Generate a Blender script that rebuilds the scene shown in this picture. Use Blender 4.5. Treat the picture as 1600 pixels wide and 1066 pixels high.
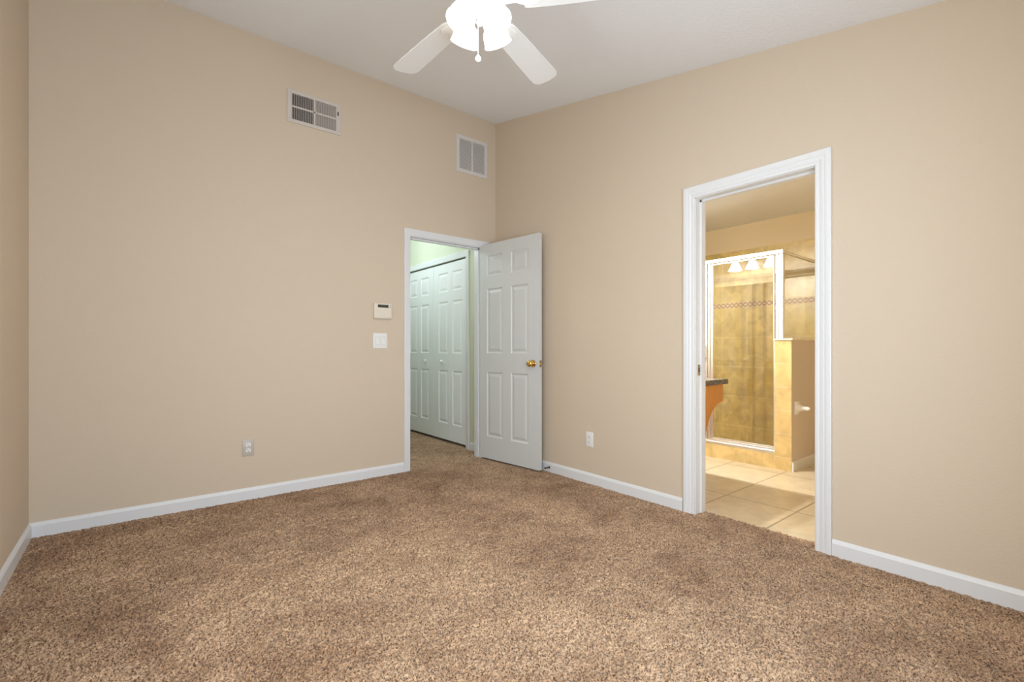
import bpy, bmesh, math, random
import numpy as np
from mathutils import Vector, Matrix

for _o in list(bpy.data.objects):
    bpy.data.objects.remove(_o, do_unlink=True)
SC = bpy.context.scene
COL = SC.collection
R = math.radians
PI = math.pi

# ---------------------------------------------------------------- camera
YAW = 0.6772
cam_d = bpy.data.cameras.new('camera')
cam_d.sensor_fit = 'HORIZONTAL'
cam_d.sensor_width = 36.0
cam_d.lens = 735.1 / 1600 * 36.0
cam_d.shift_y = 12.6 / 1600
cam_d.clip_start = 0.02
cam = bpy.data.objects.new('camera', cam_d)
COL.objects.link(cam)
cam.location = (-2.7948, -3.7372, 1.055)
cam.rotation_euler = (PI / 2, 0, -YAW)
SC.camera = cam

# ---------------------------------------------------------------- world, daylight, exposure
SC.view_settings.view_transform = 'Standard'
SC.view_settings.look = 'None'
SC.view_settings.gamma = 1.0
SC.view_settings.use_curve_mapping = False
SC.view_settings.exposure = 0.0
W = bpy.data.worlds.new('world')
SC.world = W
W.use_nodes = True
_bg = W.node_tree.nodes['Background']
_bg.inputs[0].default_value = (0.62, 0.78, 1.0, 1)
_bg.inputs[1].default_value = 1.0
SC.cycles.use_denoising = True
SC.cycles.max_bounces = 10
SC.cycles.diffuse_bounces = 6
SC.cycles.glossy_bounces = 5
SC.cycles.transmission_bounces = 6
SC.cycles.transparent_max_bounces = 12
SC.cycles.sample_clamp_indirect = 6.0
SC.cycles.caustics_reflective = False
SC.cycles.caustics_refractive = False

P_WINDOW = 38.0
P_WINDOW2 = 90.0
P_FAN = 8.5
P_SHADE = 2.4
P_HALL = 23.0
P_BATH = 62.0


def lamp(name, kind, loc, energy, color, rot=None, **kw):
    d = bpy.data.lights.new(name, kind)
    d.energy = energy
    d.color = color
    for k, v in kw.items():
        setattr(d, k, v)
    o = bpy.data.objects.new(name, d)
    COL.objects.link(o)
    o.location = loc
    if rot is not None:
        o.rotation_euler = rot
    return o


# daylight coming through the bedroom window in the far left wall, beside the camera
lamp('window_daylight', 'AREA', (-3.312, -2.95, 1.275), P_WINDOW, (1.0, 0.975, 0.925), (R(90), 0, R(-90)),
     shape='RECTANGLE', size=1.98, size_y=1.43)
lamp('window_daylight', 'AREA', (-2.10, -4.160, 1.20), P_WINDOW2, (0.78, 0.935, 1.10), (R(90), 0, 0),
     shape='RECTANGLE', size=1.68, size_y=1.28)

# ---------------------------------------------------------------- dimensions
LX = -3.2516         # west wall of the bedroom
SY = -4.10           # south wall of the bedroom
HC, SL = 3.2855, 0.208
TH = 0.12


def zc(y):
    return HC + SL * y


# ---------------------------------------------------------------- materials
def mat(name, color, rough=0.6, metal=0.0, spec=0.5, bump=None, emis=None, noise=None):
    """bump=(scale, strength, distance, detail); noise=(scale, amount)"""
    m = bpy.data.materials.new(name)
    m.use_nodes = True
    nt = m.node_tree
    b = nt.nodes['Principled BSDF']
    b.inputs['Base Color'].default_value = (*color, 1)
    b.inputs['Roughness'].default_value = rough
    b.inputs['Metallic'].default_value = metal
    b.inputs['Specular IOR Level'].default_value = spec
    tc = nt.nodes.new('ShaderNodeTexCoord')
    if noise:
        n = nt.nodes.new('ShaderNodeTexNoise')
        n.inputs['Scale'].default_value = noise[0]
        n.inputs['Detail'].default_value = 4
        nt.links.new(tc.outputs['Object'], n.inputs['Vector'])
        mr = nt.nodes.new('ShaderNodeMapRange')
        mr.inputs[1].default_value = 0.3
        mr.inputs[2].default_value = 0.7
        mr.inputs[3].default_value = 1 - noise[1]
        mr.inputs[4].default_value = 1 + noise[1]
        nt.links.new(n.outputs['Fac'], mr.inputs[0])
        mx = nt.nodes.new('ShaderNodeVectorMath')
        mx.operation = 'SCALE'
        mx.inputs[0].default_value = color
        nt.links.new(mr.outputs[0], mx.inputs['Scale'])
        nt.links.new(mx.outputs[0], b.inputs['Base Color'])
    if bump:
        n = nt.nodes.new('ShaderNodeTexNoise')
        n.inputs['Scale'].default_value = bump[0]
        n.inputs['Detail'].default_value = bump[3]
        nt.links.new(tc.outputs['Object'], n.inputs['Vector'])
        bn = nt.nodes.new('ShaderNodeBump')
        bn.inputs['Strength'].default_value = bump[1]
        bn.inputs['Distance'].default_value = bump[2]
        nt.links.new(n.outputs['Fac'], bn.inputs['Height'])
        nt.links.new(bn.outputs['Normal'], b.inputs['Normal'])
    if emis:
        b.inputs['Emission Color'].default_value = (*emis[0], 1)
        b.inputs['Emission Strength'].default_value = emis[1]
    return m


def carpet_mat():
    m = bpy.data.materials.new('carpet')
    m.use_nodes = True
    nt = m.node_tree
    N, L = nt.nodes, nt.links
    b = N['Principled BSDF']
    b.inputs['Roughness'].default_value = 0.95
    b.inputs['Specular IOR Level'].default_value = 0.1
    b.inputs['Sheen Weight'].default_value = 0.15
    tc = N.new('ShaderNodeTexCoord')

    def noise(scale, detail, dist=0.0, rough=0.5):
        n = N.new('ShaderNodeTexNoise')
        n.inputs['Scale'].default_value = scale
        n.inputs['Detail'].default_value = detail
        n.inputs['Distortion'].default_value = dist
        n.inputs['Roughness'].default_value = rough
        L.new(tc.outputs['Object'], n.inputs['Vector'])
        return n

    def ramp(src, stops):
        r = N.new('ShaderNodeValToRGB')
        e = r.color_ramp.elements
        while len(e) < len(stops):
            e.new(0.5)
        for i, (p, c) in enumerate(stops):
            e[i].position = p
            e[i].color = (*c, 1)
        L.new(src, r.inputs[0])
        return r

    def mult(a, c):
        x = N.new('ShaderNodeMix')
        x.data_type = 'RGBA'
        x.blend_type = 'MULTIPLY'
        x.inputs[0].default_value = 1.0
        L.new(a, x.inputs[6])
        L.new(c, x.inputs[7])
        return x.outputs[2]

    yarn = ramp(noise(150, 3, 0.3, 0.62).outputs['Fac'],
                [(0.38, (0.125, 0.064, 0.031)), (0.455, (0.43, 0.268, 0.156)), (0.56, (0.635, 0.422, 0.260)), (0.74, (0.80, 0.57, 0.38))])
    wear = ramp(noise(1.7, 5, 0.6, 0.62).outputs['Fac'],
                [(0.36, (0.73, 0.66, 0.60)), (0.50, (0.97, 0.95, 0.93)), (0.62, (1.09, 1.08, 1.06))])
    tread = ramp(noise(6.5, 3, 0.4, 0.55).outputs['Fac'],
                 [(0.36, (0.84, 0.81, 0.78)), (0.56, (1.0, 1.0, 1.0))])
    c = mult(mult(yarn.outputs[0], wear.outputs[0]), tread.outputs[0])
    L.new(c, b.inputs['Base Color'])
    nb = noise(320, 2, 0, 0.6)
    bn = N.new('ShaderNodeBump')
    bn.inputs['Strength'].default_value = 0.8
    bn.inputs['Distance'].default_value = 0.006
    L.new(nb.outputs['Fac'], bn.inputs['Height'])
    L.new(bn.outputs['Normal'], b.inputs['Normal'])
    return m


def tile_mat(name, c1, c2, grout, w, h, mortar, plane, off, rough=0.35, vein=0.12, bumpd=0.002):
    """square ceramic tiles; plane 'xy', 'yz' or 'xz'; off = where a joint crossing lies"""
    m = bpy.data.materials.new(name)
    m.use_nodes = True
    nt = m.node_tree
    N, L = nt.nodes, nt.links
    b = N['Principled BSDF']
    b.inputs['Roughness'].default_value = rough
    tc = N.new('ShaderNodeTexCoord')
    sx = N.new('ShaderNodeSeparateXYZ')
    L.new(tc.outputs['Object'], sx.inputs[0])
    cx = N.new('ShaderNodeCombineXYZ')
    for i, ax in enumerate(plane):
        a = N.new('ShaderNodeMath')
        a.operation = 'SUBTRACT'
        L.new(sx.outputs[ax.upper()], a.inputs[0])
        a.inputs[1].default_value = off[i] - 50 * (w if i == 0 else h)
        L.new(a.outputs[0], cx.inputs[i])
    br = N.new('ShaderNodeTexBrick')
    br.offset = 0.0
    br.squash = 1.0
    br.inputs['Color1'].default_value = (*c1, 1)
    br.inputs['Color2'].default_value = (*c2, 1)
    br.inputs['Mortar'].default_value = (*grout, 1)
    br.inputs['Scale'].default_value = 1.0
    br.inputs['Mortar Size'].default_value = mortar
    br.inputs['Mortar Smooth'].default_value = 0.1
    br.inputs['Brick Width'].default_value = w
    br.inputs['Row Height'].default_value = h
    L.new(cx.outputs[0], br.inputs['Vector'])
    n = N.new('ShaderNodeTexNoise')
    n.inputs['Scale'].default_value = 9
    n.inputs['Detail'].default_value = 6
    n.inputs['Distortion'].default_value = 0.8
    L.new(tc.outputs['Object'], n.inputs['Vector'])
    mr = N.new('ShaderNodeMapRange')
    mr.inputs[1].default_value = 0.3
    mr.inputs[2].default_value = 0.7
    mr.inputs[3].default_value = 1 - vein
    mr.inputs[4].default_value = 1 + vein
    L.new(n.outputs['Fac'], mr.inputs[0])
    sc = N.new('ShaderNodeVectorMath')
    sc.operation = 'SCALE'
    L.new(br.outputs['Color'], sc.inputs[0])
    L.new(mr.outputs[0], sc.inputs['Scale'])
    L.new(sc.outputs[0], b.inputs['Base Color'])
    bn = N.new('ShaderNodeBump')
    bn.inputs['Strength'].default_value = 0.6
    bn.inputs['Distance'].default_value = bumpd
    bn.invert = True
    L.new(br.outputs['Fac'], bn.inputs['Height'])
    L.new(bn.outputs['Normal'], b.inputs['Normal'])
    return m


def glass_mat(name, tint, haze=0.0, ior=1.5, rough=0.0):
    m = bpy.data.materials.new(name)
    m.use_nodes = True
    nt = m.node_tree
    N, L = nt.nodes, nt.links
    N.remove(N['Principled BSDF'])
    out = N['Material Output']
    tr = N.new('ShaderNodeBsdfTransparent')
    tr.inputs[0].default_value = (*tint, 1)
    gl = N.new('ShaderNodeBsdfGlossy')
    gl.inputs['Roughness'].default_value = rough
    fr = N.new('ShaderNodeFresnel')
    geo = N.new('ShaderNodeNewGeometry')
    io = N.new('ShaderNodeMapRange')            # same reflectance on the way in and on the way out of the pane
    io.inputs[3].default_value = ior
    io.inputs[4].default_value = 1 / ior
    L.new(geo.outputs['Backfacing'], io.inputs[0])
    L.new(io.outputs[0], fr.inputs[0])
    mx = N.new('ShaderNodeMixShader')
    L.new(fr.outputs[0], mx.inputs[0])
    L.new(tr.outputs[0], mx.inputs[1])
    L.new(gl.outputs[0], mx.inputs[2])
    last = mx
    if haze:
        df = N.new('ShaderNodeBsdfDiffuse')
        df.inputs[0].default_value = (0.8, 0.78, 0.72, 1)
        tc = N.new('ShaderNodeTexCoord')
        mp = N.new('ShaderNodeMapping')
        mp.inputs['Scale'].default_value = (14, 14, 2.2)
        nz = N.new('ShaderNodeTexNoise')
        nz.inputs['Scale'].default_value = 1.0
        nz.inputs['Detail'].default_value = 5
        L.new(tc.outputs['Object'], mp.inputs[0])
        L.new(mp.outputs[0], nz.inputs['Vector'])
        mr = N.new('ShaderNodeMapRange')
        mr.inputs[1].default_value = 0.35
        mr.inputs[2].default_value = 0.75
        mr.inputs[3].default_value = 0.0
        mr.inputs[4].default_value = haze
        L.new(nz.outputs['Fac'], mr.inputs[0])
        m2 = N.new('ShaderNodeMixShader')
        L.new(mr.outputs[0], m2.inputs[0])
        L.new(mx.outputs[0], m2.inputs[1])
        L.new(df.outputs[0], m2.inputs[2])
        last = m2
    L.new(last.outputs[0], out.inputs['Surface'])
    return m


def wood_mat(name, c1, c2, rough=0.35):
    m = bpy.data.materials.new(name)
    m.use_nodes = True
    nt = m.node_tree
    N, L = nt.nodes, nt.links
    b = N['Principled BSDF']
    b.inputs['Roughness'].default_value = rough
    tc = N.new('ShaderNodeTexCoord')
    mp = N.new('ShaderNodeMapping')
    mp.inputs['Scale'].default_value = (30, 30, 2.0)
    L.new(tc.outputs['Object'], mp.inputs[0])
    n = N.new('ShaderNodeTexNoise')
    n.inputs['Scale'].default_value = 1.5
    n.inputs['Detail'].default_value = 6
    n.inputs['Distortion'].default_value = 0.7
    L.new(mp.outputs[0], n.inputs['Vector'])
    r = N.new('ShaderNodeValToRGB')
    r.color_ramp.elements[0].position = 0.35
    r.color_ramp.elements[0].color = (*c1, 1)
    r.color_ramp.elements[1].position = 0.65
    r.color_ramp.elements[1].color = (*c2, 1)
    L.new(n.outputs['Fac'], r.inputs[0])
    L.new(r.outputs[0], b.inputs['Base Color'])
    return m


def granite_mat():
    m = bpy.data.materials.new('speckled_laminate')
    m.use_nodes = True
    nt = m.node_tree
    N, L = nt.nodes, nt.links
    b = N['Principled BSDF']
    b.inputs['Roughness'].default_value = 0.25
    tc = N.new('ShaderNodeTexCoord')
    v = N.new('ShaderNodeTexVoronoi')
    v.inputs['Scale'].default_value = 210
    L.new(tc.outputs['Object'], v.inputs['Vector'])
    r = N.new('ShaderNodeValToRGB')
    e = r.color_ramp.elements
    e[0].position = 0.15
    e[0].color = (0.035, 0.03, 0.025, 1)
    e[1].position = 0.95
    e[1].color = (0.42, 0.34, 0.25, 1)
    x = e.new(0.65)
    x.color = (0.10, 0.085, 0.07, 1)
    L.new(v.outputs['Color'], r.inputs[0])
    L.new(r.outputs[0], b.inputs['Base Color'])
    return m


def deco_mat():
    """decorative strip: interlaced brown wave on cream"""
    m = bpy.data.materials.new('listello')
    m.use_nodes = True
    nt = m.node_tree
    N, L = nt.nodes, nt.links
    b = N['Principled BSDF']
    b.inputs['Roughness'].default_value = 0.4
    tc = N.new('ShaderNodeTexCoord')
    sx = N.new('ShaderNodeSeparateXYZ')
    L.new(tc.outputs['Object'], sx.inputs[0])

    def mth(op, a, c=None):
        n = N.new('ShaderNodeMath')
        n.operation = op
        for i, s in enumerate((a, c)):
            if s is None:
                continue
            if isinstance(s, (int, float)):
                n.inputs[i].default_value = s
            else:
                L.new(s, n.inputs[i])
        return n.outputs[0]

    s = mth('ADD', sx.outputs['X'], sx.outputs['Y'])
    zz = mth('MULTIPLY', mth('SUBTRACT', sx.outputs['Z'], 1.5475), 1 / 0.02)
    wv = mth('SINE', mth('MULTIPLY', s, 2 * PI / 0.10))
    d1 = mth('ABSOLUTE', mth('SUBTRACT', zz, wv))
    d2 = mth('ABSOLUTE', mth('ADD', zz, wv))
    d = mth('MINIMUM', d1, d2)
    k = mth('LESS_THAN', d, 0.34)
    mx = N.new('ShaderNodeMix')
    mx.data_type = 'RGBA'
    mx.inputs[6].default_value = (0.50, 0.36, 0.18, 1)
    mx.inputs[7].default_value = (0.22, 0.115, 0.06, 1)
    L.new(k, mx.inputs[0])
    L.new(mx.outputs[2], b.inputs['Base Color'])
    return m


M = {}
M['wall'] = mat('tan_wall_paint', (0.632, 0.522, 0.398), 0.7, spec=0.25, bump=(95, 0.22, 0.004, 3))
M['ceiling'] = mat('white_ceiling_texture', (0.87, 0.885, 0.91), 0.9, spec=0.1, bump=(70, 0.45, 0.006, 5))
M['trim'] = mat('white_trim_paint', (0.735, 0.735, 0.735), 0.35)
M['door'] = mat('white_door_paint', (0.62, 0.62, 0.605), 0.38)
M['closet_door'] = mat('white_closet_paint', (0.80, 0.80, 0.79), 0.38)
M['carpet'] = carpet_mat()
M['carpet_pad'] = mat('carpet_backing', (0.16, 0.10, 0.06), 0.95)
M['hall_wall'] = mat('pale_green_paint', (0.62, 0.64, 0.49), 0.7, spec=0.25, bump=(95, 0.15, 0.003, 3))
M['bath_wall'] = mat('warm_tan_paint', (0.64, 0.53, 0.35), 0.65, spec=0.25, bump=(95, 0.15, 0.003, 3))
M['pony'] = mat('tan_bath_paint', (0.64, 0.56, 0.48), 0.6, spec=0.25, bump=(95, 0.15, 0.003, 3))
M['bath_ceiling'] = mat('bath_ceiling_texture', (0.80, 0.80, 0.78), 0.9, spec=0.1, bump=(90, 0.35, 0.005, 4))
M['plastic'] = mat('white_plastic', (0.80, 0.79, 0.76), 0.35)
M['ivory'] = mat('almond_plastic', (0.74, 0.66, 0.55), 0.4)
M['greyplate'] = mat('greige_plastic', (0.52, 0.46, 0.40), 0.4)
M['dark'] = mat('dark_recess', (0.015, 0.015, 0.015), 0.8)
M['slot'] = mat('slot_shadow', (0.05, 0.045, 0.045), 0.7)
M['lcd'] = mat('lcd_display', (0.035, 0.042, 0.03), 0.2)
M['register'] = mat('register_enamel', (0.62, 0.55, 0.49), 0.45)
M['grille'] = mat('grille_enamel', (0.66, 0.63, 0.60), 0.45)
M['duct'] = mat('galvanised_duct', (0.10, 0.09, 0.085), 0.7)
M['filter'] = mat('grille_backing', (0.16, 0.16, 0.165), 0.8)
M['brass'] = mat('polished_brass', (0.80, 0.52, 0.16), 0.18, metal=1.0)
M['latch'] = mat('dull_brass', (0.45, 0.34, 0.18), 0.35, metal=1.0)
M['chrome'] = mat('bright_aluminium', (0.92, 0.915, 0.90), 0.36, metal=1.0)
M['chain'] = mat('steel_chain', (0.55, 0.53, 0.50), 0.35, metal=1.0)
M['rubber'] = mat('black_rubber', (0.015, 0.015, 0.015), 0.6)
M['spring'] = mat('dark_steel', (0.06, 0.055, 0.05), 0.4, metal=0.6)
M['fan'] = mat('white_fan_enamel', (0.80, 0.78, 0.75), 0.4)
M['blade'] = mat('white_fan_blade', (0.78, 0.765, 0.74), 0.45)
M['shade'] = mat('lit_frosted_glass', (0.85, 0.83, 0.80), 0.4, emis=((1.0, 0.97, 0.93), P_SHADE))
M['bulb'] = mat('lit_bulb', (1, 1, 1), 0.5, emis=((1.0, 0.93, 0.82), 12.0))
M['bath_shade'] = mat('lit_bath_shade', (0.85, 0.80, 0.72), 0.4, emis=((1.0, 0.985, 0.96), 88.0))
M['floor_tile'] = tile_mat('cream_floor_tile', (0.64, 0.545, 0.38), (0.67, 0.57, 0.40), (0.34, 0.27, 0.18), 0.4604, 0.4604, 0.0055, 'xy', (0.555, -2.5150), rough=0.28, vein=0.10)
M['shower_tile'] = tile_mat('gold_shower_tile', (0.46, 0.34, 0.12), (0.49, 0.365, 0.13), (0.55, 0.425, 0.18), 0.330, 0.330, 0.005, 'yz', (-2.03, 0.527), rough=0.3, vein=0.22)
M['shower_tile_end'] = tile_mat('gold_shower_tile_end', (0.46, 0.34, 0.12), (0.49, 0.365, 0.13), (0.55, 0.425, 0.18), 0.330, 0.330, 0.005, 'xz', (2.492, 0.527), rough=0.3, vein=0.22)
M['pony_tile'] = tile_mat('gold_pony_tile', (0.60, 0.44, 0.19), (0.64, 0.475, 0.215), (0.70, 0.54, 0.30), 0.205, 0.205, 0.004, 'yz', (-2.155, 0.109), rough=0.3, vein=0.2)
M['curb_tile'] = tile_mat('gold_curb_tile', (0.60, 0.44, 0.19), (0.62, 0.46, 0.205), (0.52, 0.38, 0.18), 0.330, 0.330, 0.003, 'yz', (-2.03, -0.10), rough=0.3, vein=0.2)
M['marble'] = mat('cream_marble', (0.78, 0.68, 0.52), 0.25, noise=(8, 0.06))
M['pan'] = mat('shower_pan', (0.55, 0.45, 0.28), 0.4)
M['listello'] = deco_mat()
M['shower_glass'] = glass_mat('shower_glass', (0.985, 0.988, 0.975), haze=0.04)
M['window_glass'] = glass_mat('window_glass', (0.97, 0.98, 0.98))
M['mirror'] = mat('mirror_silver', (0.92, 0.93, 0.92), 0.02, metal=1.0)
M['oak'] = wood_mat('honey_oak', (0.52, 0.20, 0.035), (0.60, 0.25, 0.055))
M['granite'] = granite_mat()
M['ceramic'] = mat('glazed_ceramic', (0.90, 0.88, 0.85), 0.12)


# ---------------------------------------------------------------- mesh helpers
class MB:
    def __init__(self, mtx=None):
        self.bm = bmesh.new()
        self.mtx = mtx

    def _v(self, p, mtx=None):
        p = Vector(p)
        if mtx is not None:
            p = mtx @ p
        if self.mtx is not None:
            p = self.mtx @ p
        return self.bm.verts.new(p)

    def box(self, x0, x1, y0, y1, z0, z1, bev=0.0, mtx=None, seg=2):
        x0, x1 = sorted((x0, x1))
        y0, y1 = sorted((y0, y1))
        z0, z1 = sorted((z0, z1))
        v = [self._v(p, mtx) for p in ((x0, y0, z0), (x1, y0, z0), (x1, y1, z0), (x0, y1, z0), (x0, y0, z1), (x1, y0, z1), (x1, y1, z1), (x0, y1, z1))]
        fs = [self.bm.faces.new([v[i] for i in q]) for q in ((3, 2, 1, 0), (4, 5, 6, 7), (0, 1, 5, 4), (1, 2, 6, 5), (2, 3, 7, 6), (3, 0, 4, 7))]
        if bev:
            es = list({e for f in fs for e in f.edges})
            bmesh.ops.bevel(self.bm, geom=es, offset=bev, segments=seg, affect='EDGES', profile=0.5)
        return self

    def prism(self, poly, a, b, axis, bev=0.0):
        """poly of 2D points extruded between a and b along axis 'x' (poly = y,z), 'y' (poly = x,z) or 'z' (poly = x,y)"""
        def P(p, t):
            return {'x': (t, p[0], p[1]), 'y': (p[0], t, p[1]), 'z': (p[0], p[1], t)}[axis]
        A = [self._v(P(p, a)) for p in poly]
        B = [self._v(P(p, b)) for p in poly]
        n = len(poly)
        fs = [self.bm.faces.new(A[::-1]), self.bm.faces.new(B)]
        for i in range(n):
            fs.append(self.bm.faces.new((A[i], A[(i + 1) % n], B[(i + 1) % n], B[i])))
        if bev:
            es = list({e for f in fs[:2] for e in f.edges})
            bmesh.ops.bevel(self.bm, geom=es, offset=bev, segments=2, affect='EDGES', profile=0.5)
        return self

    def tube(self, pts, r, seg=12, cap=True):
        pts = [Vector(p) for p in pts]
        rr = r if isinstance(r, (list, tuple)) else [r] * len(pts)
        rings = []
        up = None
        for i, p in enumerate(pts):
            t = (pts[min(i + 1, len(pts) - 1)] - pts[max(i - 1, 0)]).normalized()
            if up is None:
                up = Vector((0, 0, 1)) if abs(t.z) < 0.9 else Vector((1, 0, 0))
            u = t.cross(up).normalized()
            w = u.cross(t).normalized()
            up = w
            rings.append([self._v(p + rr[i] * (math.cos(a) * u + math.sin(a) * w)) for a in (2 * PI * k / seg for k in range(seg))])
        for a, b in zip(rings, rings[1:]):
            for k in range(seg):
                self.bm.faces.new((a[k], a[(k + 1) % seg], b[(k + 1) % seg], b[k]))
        if cap:
            self.bm.faces.new(rings[0][::-1])
            self.bm.faces.new(rings[-1])
        return self

    def lathe(self, prof, mtx=None, seg=32):
        """prof = (radius, height) pairs turned about local z; ends with radius 0 close it"""
        rings = []
        for r, h in prof:
            if r <= 1e-6:
                rings.append([self._v((0, 0, h), mtx)])
            else:
                rings.append([self._v((r * math.cos(2 * PI * k / seg), r * math.sin(2 * PI * k / seg), h), mtx) for k in range(seg)])
        for a, b in zip(rings, rings[1:]):
            for k in range(seg):
                k2 = (k + 1) % seg
                if len(a) == 1 and len(b) == 1:
                    continue
                if len(a) == 1:
                    self.bm.faces.new((a[0], b[k2], b[k]))
                elif len(b) == 1:
                    self.bm.faces.new((a[k], a[k2], b[0]))
                else:
                    self.bm.faces.new((a[k], a[k2], b[k2], b[k]))
        return self

    def build(self, name, m, parent=None, smooth=None, **props):
        bmesh.ops.recalc_face_normals(self.bm, faces=self.bm.faces)
        me = bpy.data.meshes.new(name)
        self.bm.to_mesh(me)
        self.bm.free()
        me.materials.append(M[m] if isinstance(m, str) else m)
        o = bpy.data.objects.new(name, me)
        COL.objects.link(o)
        if smooth is not None:
            me.polygons.foreach_set('use_smooth', [True] * len(me.polygons))
            me.set_sharp_from_angle(angle=R(smooth))
        if parent is not None:
            o.parent = parent
            o.matrix_parent_inverse = Matrix.Identity(4)
            o.location = -parent.location if parent.type == 'EMPTY' else (0, 0, 0)
        for k, v in props.items():
            o[k] = v
        return o


def thing(name, label, cat, loc, group=None):
    """an Empty at the thing's base; its parts are built in world coordinates (rotation stays 0)"""
    o = bpy.data.objects.new(name, None)
    COL.objects.link(o)
    o.location = loc
    o.empty_display_size = 0.05
    o['label'] = label
    o['category'] = cat
    if group:
        o['group'] = group
    return o


def S(o, label, cat):
    o['kind'] = 'structure'
    o['label'] = label
    o['category'] = cat
    return o


# ---------------------------------------------------------------- the bedroom shell
LO = (-0.9300, -0.1650, 2.040)     # hall door opening: x0, x1, head
BO = (-2.8120, -2.1260, 2.020)     # bathroom door opening: y0, y1, head

# wall with the hall door (y = 0)
w = MB()
zt = zc(TH) + 0.25
w.prism([(LX - TH, -0.02), (LO[0], -0.02), (LO[0], LO[2]), (LO[1], LO[2]), (LO[1], -0.02), (TH, -0.02), (TH, HC + 0.2), (LX - TH, HC + 0.2)], 0, TH, 'y')
S(w.build('wall_left', 'wall'), 'tan bedroom wall with two high vents and the hall doorway', 'wall')

# wall with the bathroom door (x = 0)
w = MB()
w.prism([(SY - TH, -0.02), (BO[0], -0.02), (BO[0], BO[2]), (BO[1], BO[2]), (BO[1], -0.02), (0, -0.02), (0, HC), (SY - TH, zc(SY - TH))], 0, TH, 'x')
wr = S(w.build('wall_right', 'wall'), 'tan bedroom wall with the bathroom doorway', 'wall')
wr.data.materials.append(M['bath_wall'])
for _p in wr.data.polygons:
    if _p.center.x > TH - 0.001:
        _p.material_index = 1

# west wall at the left edge of the picture, with the window farther along it, beside the camera
WY0, WY1, WZ0, WZ1 = -3.95, -1.95, 0.55, 2.00
w = MB()
for q in ((SY - TH, WY0), (WY1, 0.0)):
    w.prism([(q[0], -0.02), (q[1], -0.02), (q[1], zc(q[1])), (q[0], zc(q[0]))], LX - TH, LX, 'x')
w.box(LX - TH, LX, WY0, WY1, -0.02, WZ0)
w.prism([(WY0, WZ1), (WY1, WZ1), (WY1, zc(WY1)), (WY0, zc(WY0))], LX - TH, LX, 'x')
S(w.build('wall_far_left', 'wall'), 'tan bedroom side wall at the far left', 'wall')
win = MB()
ym = (WY0 + WY1) / 2
for q in ((WY0, WY1, WZ0, WZ0 + .05), (WY0, WY1, WZ1 - .05, WZ1), (WY0, WY0 + .05, WZ0 + .05, WZ1 - .05), (WY1 - .05, WY1, WZ0 + .05, WZ1 - .05), (ym - .025, ym + .025, WZ0 + .05, WZ1 - .05),
          (WY0 + .05, ym - .025, 1.255, 1.295), (ym + .025, WY1 - .05, 1.255, 1.295)):
    win.box(LX - 0.050, LX - 0.010, q[0], q[1], q[2], q[3])
win_o = S(win.build('window_1', 'trim'), 'white framed bedroom window', 'window')
MB().box(LX - .032, LX - .028, WY0 + .05, WY1 - .05, WZ0 + .05, WZ1 - .05).build('glass', 'window_glass', win_o)
MB().box(LX - .010, LX + .05, WY0 - .05, WY1 + .05, WZ0 - .025, WZ0, .006).build('window_sill', 'marble', win_o)

# south wall behind the camera
VX0, VX1, VZ0, VZ1 = -2.95, -1.25, 0.55, 1.85
w = MB()
for q in ((LX, VX0, -0.02, zc(SY)), (VX1, 0, -0.02, zc(SY)), (VX0, VX1, -0.02, VZ0), (VX0, VX1, VZ1, zc(SY))):
    w.box(q[0], q[1], SY - TH, SY, q[2], q[3])
S(w.build('wall_behind', 'wall'), 'tan bedroom wall behind the viewpoint', 'wall')
win = MB()
xm = (VX0 + VX1) / 2
for q in ((VX0, VX1, VZ0, VZ0 + .05), (VX0, VX1, VZ1 - .05, VZ1), (VX0, VX0 + .05, VZ0 + .05, VZ1 - .05), (VX1 - .05, VX1, VZ0 + .05, VZ1 - .05), (xm - .02, xm + .02, VZ0 + .05, VZ1 - .05),
          (VX0 + .05, xm - .02, 1.18, 1.22), (xm + .02, VX1 - .05, 1.18, 1.22)):
    win.box(q[0], q[1], SY - 0.050, SY - 0.010, q[2], q[3])
win_o = S(win.build('window_2', 'trim'), 'white framed window behind the viewpoint', 'window')
MB().box(VX0 + .05, VX1 - .05, SY - .032, SY - .028, VZ0 + .05, VZ1 - .05).build('glass', 'window_glass', win_o)
MB().box(VX0 - .05, VX1 + .05, SY - .010, SY + .05, VZ0 - .025, VZ0, .006).build('window_sill', 'marble', win_o)

# sloped ceiling
w = MB()
y0, y1 = SY - TH, 0.0
w.prism([(y0, zc(y0)), (y1, HC), (y1, HC + 0.15), (y0, zc(y0) + 0.15)], LX - TH, TH, 'x')
S(w.build('ceiling', 'ceiling'), 'white textured sloped bedroom ceiling', 'ceiling')


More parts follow.
